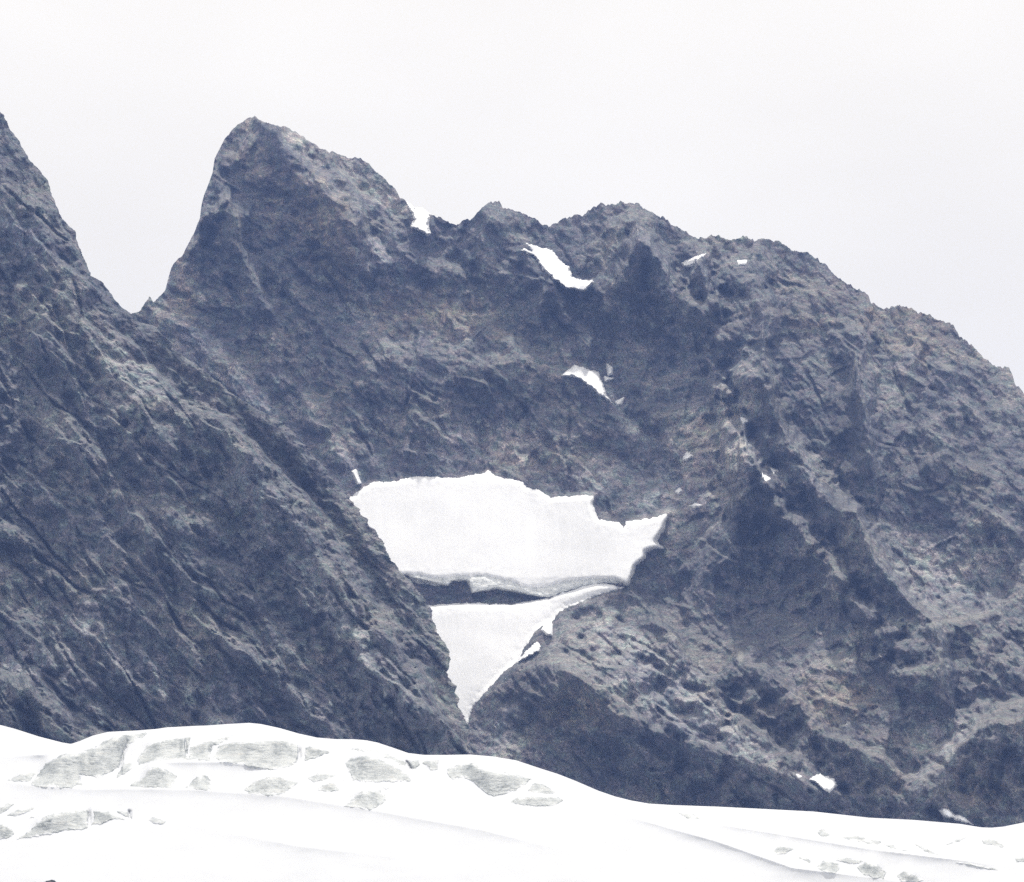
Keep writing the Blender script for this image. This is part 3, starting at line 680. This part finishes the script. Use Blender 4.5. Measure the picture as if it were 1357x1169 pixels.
slab_edges(rl, DL, LB, 50, -16, 8, 15, 50, 8, 12, 3.0, 8)
DL -= rock_relief(X, Y, 50, 401, 1.1) * (1 - 0.35 * sstep(750, 950, Y) * sstep(60, 140, X))
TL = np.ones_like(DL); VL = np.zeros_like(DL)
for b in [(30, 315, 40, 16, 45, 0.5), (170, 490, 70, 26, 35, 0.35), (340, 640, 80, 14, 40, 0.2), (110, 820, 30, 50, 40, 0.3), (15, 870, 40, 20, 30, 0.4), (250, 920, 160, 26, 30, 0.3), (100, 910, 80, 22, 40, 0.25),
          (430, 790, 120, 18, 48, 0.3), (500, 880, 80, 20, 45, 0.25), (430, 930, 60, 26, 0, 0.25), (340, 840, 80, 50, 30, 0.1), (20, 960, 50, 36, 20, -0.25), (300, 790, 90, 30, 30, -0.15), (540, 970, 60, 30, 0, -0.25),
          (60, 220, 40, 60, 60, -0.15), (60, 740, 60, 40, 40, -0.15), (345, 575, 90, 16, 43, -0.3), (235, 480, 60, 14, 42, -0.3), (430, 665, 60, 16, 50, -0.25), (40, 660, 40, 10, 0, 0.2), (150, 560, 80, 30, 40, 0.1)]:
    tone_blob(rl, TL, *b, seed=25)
for p, w, a in [([(276, 550), (284, 575)], 2.2, 0.6), ([(0, 672), (20, 662), (70, 658)], 2.5, 0.45), ([(120, 688), (145, 680)], 2.2, 0.4), ([(150, 727), (185, 714)], 2.4, 0.4), ([(280, 700), (330, 690)], 2.5, 0.3), ([(125, 850), (172, 840)], 2.4, 0.45),
                ([(315, 732), (350, 722)], 2, 0.35), ([(232, 810), (236, 820)], 2.4, 0.5), ([(222, 460), (228, 472)], 4, 0.5), ([(345, 596), (358, 584)], 2, 0.35), ([(430, 915), (500, 898)], 2.5, 0.35), ([(310, 768), (330, 785)], 1.8, 0.3)]:
    tone_line(rl, VL, p, w, a)
ysl = np.arange(24, 1226, 1.4); NC = 470
eds = np.interp(ysl, [p[0] for p in EDGE], [p[1] for p in EDGE])
jl = (1.6 * ridged(ysl / 16, 0 * ysl + 1.7, 71, 4, 0.6) - 1.2 + 1.3 * (hsh(np.floor(ysl / 5), 0 * ysl, 4) - 0.5)) * np.where(ysl > 420, 1.7, 0.8)
tt = np.linspace(0, 1, NC) ** 0.9
PX = -290 + tt[None] * (eds[:, None] + 290)
PY = np.repeat(ysl[:, None], NC, 1)
DS = rl.sample(DL, PX, PY)
PXj = PX + jl[:, None] * np.exp(-(eds[:, None] - PX) / 8.0)
P = world_pt(PXj, PY, DS)
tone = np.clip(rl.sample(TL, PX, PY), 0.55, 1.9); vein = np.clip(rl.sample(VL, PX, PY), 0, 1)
last = P[:, -1]
back = []
for dx, dy in ((-4, 16), (-30, 80), (-140, 260), (-420, 700)):
    q = last.copy(); q[:, 0] += dx; q[:, 1] += dy; q[:, 2] -= dy * 0.25; back.append(q)
P = np.concatenate([P, np.stack(back, 1)], 1)
tone = np.concatenate([tone, np.ones((len(ysl), 4))], 1); vein = np.concatenate([vein, np.zeros((len(ysl), 4))], 1)
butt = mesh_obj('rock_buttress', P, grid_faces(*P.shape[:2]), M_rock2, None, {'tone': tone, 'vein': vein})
tag(butt, 'long dark slabby rock buttress sloping down in front of the hanging glacier', 'mountain', kind='structure')

# ------------------------------------------------------------------ the glacier in front
CREST = [(-7000, 1010), (-900, 950), (-300, 930), (-120, 940), (0, 960.7), (20, 966), (51, 976), (82, 984), (94, 986), (106, 982), (122.6, 975), (143, 970), (184, 968), (208, 966), (221, 964), (260, 962), (275, 961.5), (301, 959.6), (330, 958), (346, 959.6),
         (371, 965), (395, 972), (420, 977.5), (444, 979.5), (469, 979.7), (485, 981), (500, 984), (521, 991), (541, 998), (562, 1000.5), (592, 1000.5), (623, 1000), (654, 1002.6), (684, 1007.7), (715, 1018), (740, 1026), (763, 1035),
         (793, 1048), (815, 1055.5), (837, 1061), (860, 1065), (892, 1067), (950, 1069), (1010, 1072), (1078, 1075.5), (1152, 1083.7), (1211, 1086.6), (1273, 1092), (1300, 1096.5), (1314, 1097), (1330, 1095.5), (1357, 1090), (1450, 1075), (1700, 1080), (7800, 1090)]
za = lambda p: zz(0, 930, 4.892, p)
zb = lambda p: zz(240, 930, 4.892, p)
zc = lambda p: zz(480, 930, 4.892, p)
zr = lambda p: zz(1000, 960, 3.801, p)
ICE = [
 za([(190, 540), (240, 480), (300, 400), (400, 350), (430, 330), (465, 345), (640, 285), (720, 235), (820, 210), (960, 200), (930, 240), (890, 240), (800, 310), (810, 360), (780, 420), (690, 470), (640, 495), (520, 475), (530, 540), (430, 562), (280, 555)]),
 za([(800, 400), (850, 390), (862, 430), (800, 475), (750, 500), (780, 440)]),
 za([(50, 510), (130, 470), (240, 455), (190, 520), (110, 520)]),
 za([(890, 380), (950, 290), (1000, 270), (1100, 240), (1235, 225), (1210, 365), (1000, 385), (900, 410)]),
 za([(820, 550), (930, 490), (960, 440), (1010, 420), (1070, 440), (1150, 480), (1120, 560), (900, 555)]),
 za([(110, 890), (200, 830), (240, 780), (310, 735), (430, 710), (565, 700), (585, 735), (562, 815), (540, 830), (420, 835), (240, 880)]),
 za([(592, 800), (612, 740), (600, 705), (700, 715), (780, 750), (830, 768), (740, 762), (690, 780), (650, 798)]),
 za([(955, 765), (990, 750), (1080, 775), (1060, 797), (990, 787)]),
 za([(-40, 800), (50, 795), (95, 855), (50, 885), (-40, 900)]),
 za([(-40, 700), (50, 660), (100, 660), (40, 710), (-40, 740)]),
 za([(30, 740), (120, 700), (240, 680), (190, 715), (100, 742)]),
 za([(175, 760), (240, 725), (220, 752)]),
 za([(750, 708), (825, 713), (850, 752), (810, 745)]),
 zb([(-20, 255), (62, 228), (38, 372), (-25, 374)]),
 zb([(45, 372), (55, 290), (130, 275), (240, 240), (340, 206), (352, 217), (270, 265), (200, 290), (190, 382), (120, 382)]),
 zb([(210, 360), (240, 290), (320, 265), (500, 255), (570, 245), (720, 260), (765, 290), (755, 390), (700, 425), (580, 445), (430, 430), (400, 400), (320, 398), (260, 395)]),
 zb([(805, 300), (830, 288), (940, 310), (962, 326), (890, 362), (800, 382)]),
 zb([(30, 555), (100, 490), (150, 475), (190, 500), (200, 572), (100, 572)]),
 zb([(400, 570), (450, 540), (480, 510), (560, 490), (640, 485), (700, 510), (770, 525), (720, 555), (690, 580), (640, 607), (560, 607), (440, 592)]),
 zb([(820, 500), (880, 465), (980, 458), (1010, 480), (920, 510), (860, 522)]),
 zb([(870, 575), (920, 540), (990, 520), (1040, 570), (960, 587)]),
 zc([(-115, 400), (-90, 375), (0, 345), (80, 360), (200, 410), (280, 460), (330, 512), (200, 520), (60, 522), (-60, 512), (-70, 480)]),
 zc([(0, 300), (90, 315), (200, 350), (288, 390), (282, 420), (180, 375), (60, 332), (-100, 308)]),
 zc([(290, 390), (368, 377), (376, 410), (340, 437), (300, 425)]),
 zc([(384, 400), (402, 380), (496, 380), (490, 442), (440, 452), (420, 412)]),
 zc([(550, 440), (620, 410), (740, 390), (730, 402), (760, 430), (850, 450), (1000, 470), (1095, 500), (1040, 550), (960, 587), (880, 612), (820, 607), (760, 560), (720, 520), (660, 490), (580, 502), (545, 465)]),
 zc([(1070, 580), (1120, 520), (1180, 540), (1275, 592), (1150, 600)]),
 zc([(955, 655), (1000, 625), (1100, 610), (1272, 618), (1300, 640), (1240, 677), (1130, 682), (1010, 667)]),
 zc([(-120, 680), (-60, 630), (-20, 590), (60, 578), (120, 580), (160, 620), (140, 655), (60, 702), (0, 692)]),
 zc([(130, 555), (170, 549), (182, 562), (150, 572)]),
 zr([(305, 540), (350, 528), (385, 560), (340, 567)]), zr([(430, 570), (500, 558), (540, 568), (640, 590), (620, 607), (520, 592)]), zr([(640, 600), (700, 608), (780, 640), (690, 627)]), zr([(800, 600), (860, 618), (920, 655), (880, 652)]),
 zr([(80, 640), (130, 613), (200, 625), (150, 657), (100, 657)]), zr([(222, 671), (260, 670), (287, 690), (275, 700)]), zr([(310, 720), (350, 685), (420, 700), (430, 725), (410, 757), (340, 742)]),
 zr([(515, 720), (560, 695), (620, 705), (665, 745), (650, 780), (590, 772), (540, 757)]), zr([(715, 765), (745, 742), (790, 745), (850, 785), (830, 797), (740, 797)]), zr([(380, 668), (480, 673), (560, 690), (500, 706), (420, 691)]),
 zr([(968, 606), (1020, 578), (1080, 563), (1030, 592)]), zr([(1143, 580), (1200, 576), (1257, 605), (1250, 620), (1150, 602)]), zr([(1308, 670), (1380, 672), (1380, 697), (1320, 692)]), zr([(1005, 694), (1080, 697), (1200, 724), (1255, 741), (1150, 727)]),
 zz(450, 860, 2.714, [(1210, 586), (1250, 588), (1328, 612), (1250, 611)]),
]
rg = Raster(-300, 1660, 920, 1184, 1.3)
X, Y = rg.X, rg.Y
cr = np.interp(rg.xs, [p[0] for p in CREST], [p[1] for p in CREST]).astype(np.float32)[None] + 0 * X
sdI = np.full(X.shape, -1e3, np.float32)
for pl in ICE:
    a = np.array(pl); k = rg.window(a[:, 0].min() - 30, a[:, 1].min() - 30, a[:, 0].max() + 30, a[:, 1].max() + 30)
    if X[k].size: sdI[k] = np.maximum(sdI[k], poly_sd(X[k], Y[k], pl))
tfr = np.clip((1184 - Y) / (1184 - cr), 0, 1.05)
span = (1184 - cr) * 0.95
G = 1850 + span * (0.35 * tfr + 0.65 * tfr ** 1.3)
# long swells: flatter snow above a line, a steeper roll below it
for pts, amt, w in [([(0, 1036), (60, 1043), (120, 1046), (250, 1046), (380, 1056), (500, 1075), (640, 1100), (760, 1130)], 5, 16), ([(0, 1003), (60, 1000), (96, 988)], 6, 10),
                    ([(180, 1030), (210, 1010), (300, 1010), (400, 1024)], 5, 9), ([(840, 1075), (1000, 1100), (1150, 1125), (1230, 1135), (1357, 1150)], 6, 13), ([(760, 1062), (950, 1115), (1050, 1150), (1200, 1169)], 6, 13), ([(230, 1090), (400, 1122), (560, 1140)], 4, 18)]:
    d, s_, t_ = seg_dist(X, Y, pts)
    n_ = len(pts) - 1
    G -= 1.9 * amt * np.exp(-d / w) * np.minimum(1, np.minimum(t_ + 0.1, n_ - t_ + 0.1)) * sstep(0, 10, Y - cr)
B = np.zeros_like(G)
for pl in ICE:                                   # every ice break is a steep face that steps out of the slope, with a flat snow top behind it
    a = np.array(pl); x0_, x1_ = a[:, 0].min(), a[:, 0].max()
    k = rg.window(x0_ - 6, a[:, 1].min() - 60, x1_ + 6, a[:, 1].max() + 12)
    Xk, Yk = X[k], Y[k]
    if Xk.size == 0: continue
    ins = poly_sd(Xk, Yk, pl) > 0
    yt = np.where(ins, Yk, 1e6).min(0); yb = np.where(ins, Yk, -1e6).max(0)
    ok = yb > 0
    if ok.sum() < 2: continue
    ii = np.arange(len(yt)); yt = np.interp(ii, ii[ok], yt[ok]); yb = np.interp(ii, ii[ok], yb[ok])
    ker = np.ones(7) / 7
    yt = np.convolve(np.pad(yt, 3, mode='edge'), ker, 'valid'); yb = np.convolve(np.pad(yb, 3, mode='edge'), ker, 'valid')
    hgt = (yb - yt)[None]
    tap = np.clip(np.minimum(Xk - x0_, x1_ - Xk) / min(40, 0.48 * (x1_ - x0_)), 0, 1)
    up = 0.62 * np.clip(yb[None] - Yk, 0, hgt)
    b_ = up * np.exp(-np.clip(yt[None] - Yk, 0, None) / 6.0)
    B[k] = np.maximum(B[k], b_ * sstep(0, 1, tap))
G = G - blur(blur(B.astype(np.float32), 2), 2) * sstep(0, 6, Y - cr)
G = G - 0.5 * fbm(X / 60, Y / 20, 320, 2) * sstep(0, 14, Y - cr)

for p in [[(118, 1072), (119, 1082), (116, 1097)], [(397, 990), (398, 1000), (395, 1011)], [(248, 976), (246, 990), (247, 1006)], [(170, 982), (162, 1002), (157, 1028)], [(539, 1008), (545, 1017)], [(171, 1076), (172, 1084)]]:
    add_ridge(rg, G, p, 7, 2.2, 2.2, 2.5, 900)

xd = np.concatenate([np.linspace(-7000, -320, 40), np.arange(-295, 1655, 2.0), np.linspace(1680, 7800, 40)])
NRg = 150
topc = np.interp(xd, [p[0] for p in CREST], [p[1] for p in CREST])
tr = np.linspace(0, 1, NRg)
PX = np.repeat(xd[None], NRg, 0); PY = topc[None] + tr[:, None] * (1182 - topc[None])
DS = rg.sample(G, np.clip(PX, -299, 1658), PY)
P = world_pt(PX, PY, DS)
cst = P[0]; bot = P[-1]
rows = []
for dy, dz in ((6500, 30), (3000, 30), (1900, 26), (1200, 22), (500, 14), (160, 8), (40, 2.2), (10, 0.2)):
    q = cst.copy(); q[:, 0] *= (1 + dy / 2500.); q[:, 1] += dy; q[:, 2] -= dz; rows.append(q)
fr = []
for f in (0.97, 0.9, 0.75, 0.5, 0.25, 0.1, 0.0, -0.3):
    q = bot.copy(); q[:, 1] = bot[:, 1] * f; zb_ = bot[:, 2]
    q[:, 2] = np.where(f > 0, -3 + (zb_ + 3) * max(f, 0) ** 1.25, -3.0); fr.append(q)
P = np.concatenate([np.stack(rows), P, np.stack(fr)], 0)
gl = mesh_obj('glacier', P, grid_faces(*P.shape[:2]), M_snow2, None, None, True)
tag(gl, 'bright snow-covered glacier with grey ice breaks in the foreground', 'glacier', kind='structure')

def ice_face(poly, i):
    a = np.array(poly)
    st = 0.9 if (np.ptp(a[:, 0]) > 20) else 0.6
    gx = np.arange(a[:, 0].min() - 4, a[:, 0].max() + 4, st); gy = np.arange(a[:, 1].min() - 4, a[:, 1].max() + 4, st)
    GX, GY = np.meshgrid(gx, gy)
    big = min(1.0, np.ptp(a[:, 1]) / 25)
    sd = poly_sd(GX, GY, poly) + (0.5 + 1.2 * big) * fbm(GX / 7, GY / 5, 700 + i, 3)
    d = rg.sample(G, GX, GY)
    det = 1.15 * facets(GX / 12, GY / 9, 800 + i) + 0.4 * facets(GX / 5, GY / 4, 820 + i) + 0.22 * ridged(GX / 26 + GY / 60, GY / 7 + GX / 50, 830 + i, 3) + 1.5 * facets(GX / 26, GY / 18, 840 + i)
    h = np.where(sd > 0, 0.15 * np.clip(sd / 0.6, 0, 1) + (0.3 + 0.9 * big) * (1 - np.exp(-np.maximum(sd, 0) / 4)) + det * big * sstep(0, 4, sd), sd * 0.5)
    h = np.maximum(h, np.where(sd > 0, 0.9 * np.clip(sd / 1.5, 0, 1), -9))
    kv = sd > -1.6
    keep = kv[:-1, :-1] & kv[1:, :-1] & kv[1:, 1:] & kv[:-1, 1:]
    V = world_pt(GX, GY, d - h)
    V, F, A = compact(V, grid_faces(*GX.shape, keep=keep), {'inner': np.clip(sd / 9.0, 0, 1)})
    return mesh_obj('ice_break', V, F, M_ice, gl, A, False)
for i, pl in enumerate(ICE):
    o = ice_face(pl, i)

# dark boulders lying on the snow at the lower edge of the view
def boulder(px, py, depth, size, seed, label):
    import bmesh
    bm = bmesh.new(); bmesh.ops.create_icosphere(bm, subdivisions=4, radius=1.0)
    co = np.array([v.co[:] for v in bm.verts], np.float32)
    n = 0.22 * gnoise(co[:, 0] * 1.3 + seed, co[:, 1] * 1.3 + co[:, 2] * 0.9, seed) + 0.13 * facets(co[:, 0] * 2 + co[:, 2], co[:, 1] * 2 - co[:, 2] + seed, seed + 3) + 0.06 * fbm(co[:, 0] * 4, co[:, 2] * 4 + co[:, 1] * 3, seed + 9, 3)
    co = co * (1 + n)[:, None] * np.array([1.25, 0.9, 0.8], np.float32) * size
    for v, c in zip(bm.verts, co): v.co = c
    me = bpy.data.meshes.new('boulder'); bm.to_mesh(me); bm.free()
    for nm, val in (('tone', 0.75), ('vein', 0.0)):
        at = me.attributes.new(nm, 'FLOAT', 'POINT'); at.data.foreach_set('value', np.full(len(me.vertices), val, np.float32))
    me.materials.append(M_rock)
    o = bpy.data.objects.new('boulder', me); col.objects.link(o)
    o.location = tuple(float(v) for v in world_pt(np.array(float(px)), np.array(float(py)), np.array(float(depth))))
    tag(o, label, 'boulder', 'dark boulders on the snow')
boulder(66, 1171.5, 1846, 2.6, 5, 'largest dark boulder half sunk in the foreground snow')
boulder(46, 1171, 1848, 1.0, 9, 'small dark stone beside the largest boulder on the snow')

# ------------------------------------------------------------------ the air between: thin bluish haze
hx = 9000.0; z0 = -6.0; z1 = 1180.0; y0 = -900.0; y1 = 9500.0
V = [(x, y, z) for z in (z0, z1) for y in (y0, y1) for x in (-hx, hx)]
F = [(0, 2, 3, 1), (4, 5, 7, 6), (0, 1, 5, 4), (2, 6, 7, 3), (0, 4, 6, 2), (1, 3, 7, 5)]
hm = bpy.data.materials.new('air'); hm.use_nodes = True
hn = hm.node_tree; hn.nodes.clear()
pv = hn.nodes.new('ShaderNodeVolumePrincipled'); ho = hn.nodes.new('ShaderNodeOutputMaterial')
pv.inputs['Color'].default_value = (0.28, 0.44, 1.0, 1); pv.inputs['Density'].default_value = 5.5e-5; pv.inputs['Anisotropy'].default_value = 0.0
hn.links.new(pv.outputs[0], ho.inputs['Volume'])
hz = mesh_obj('haze', V, F, hm)
tag(hz, 'thin bluish mountain haze filling the air', 'haze', kind='stuff')
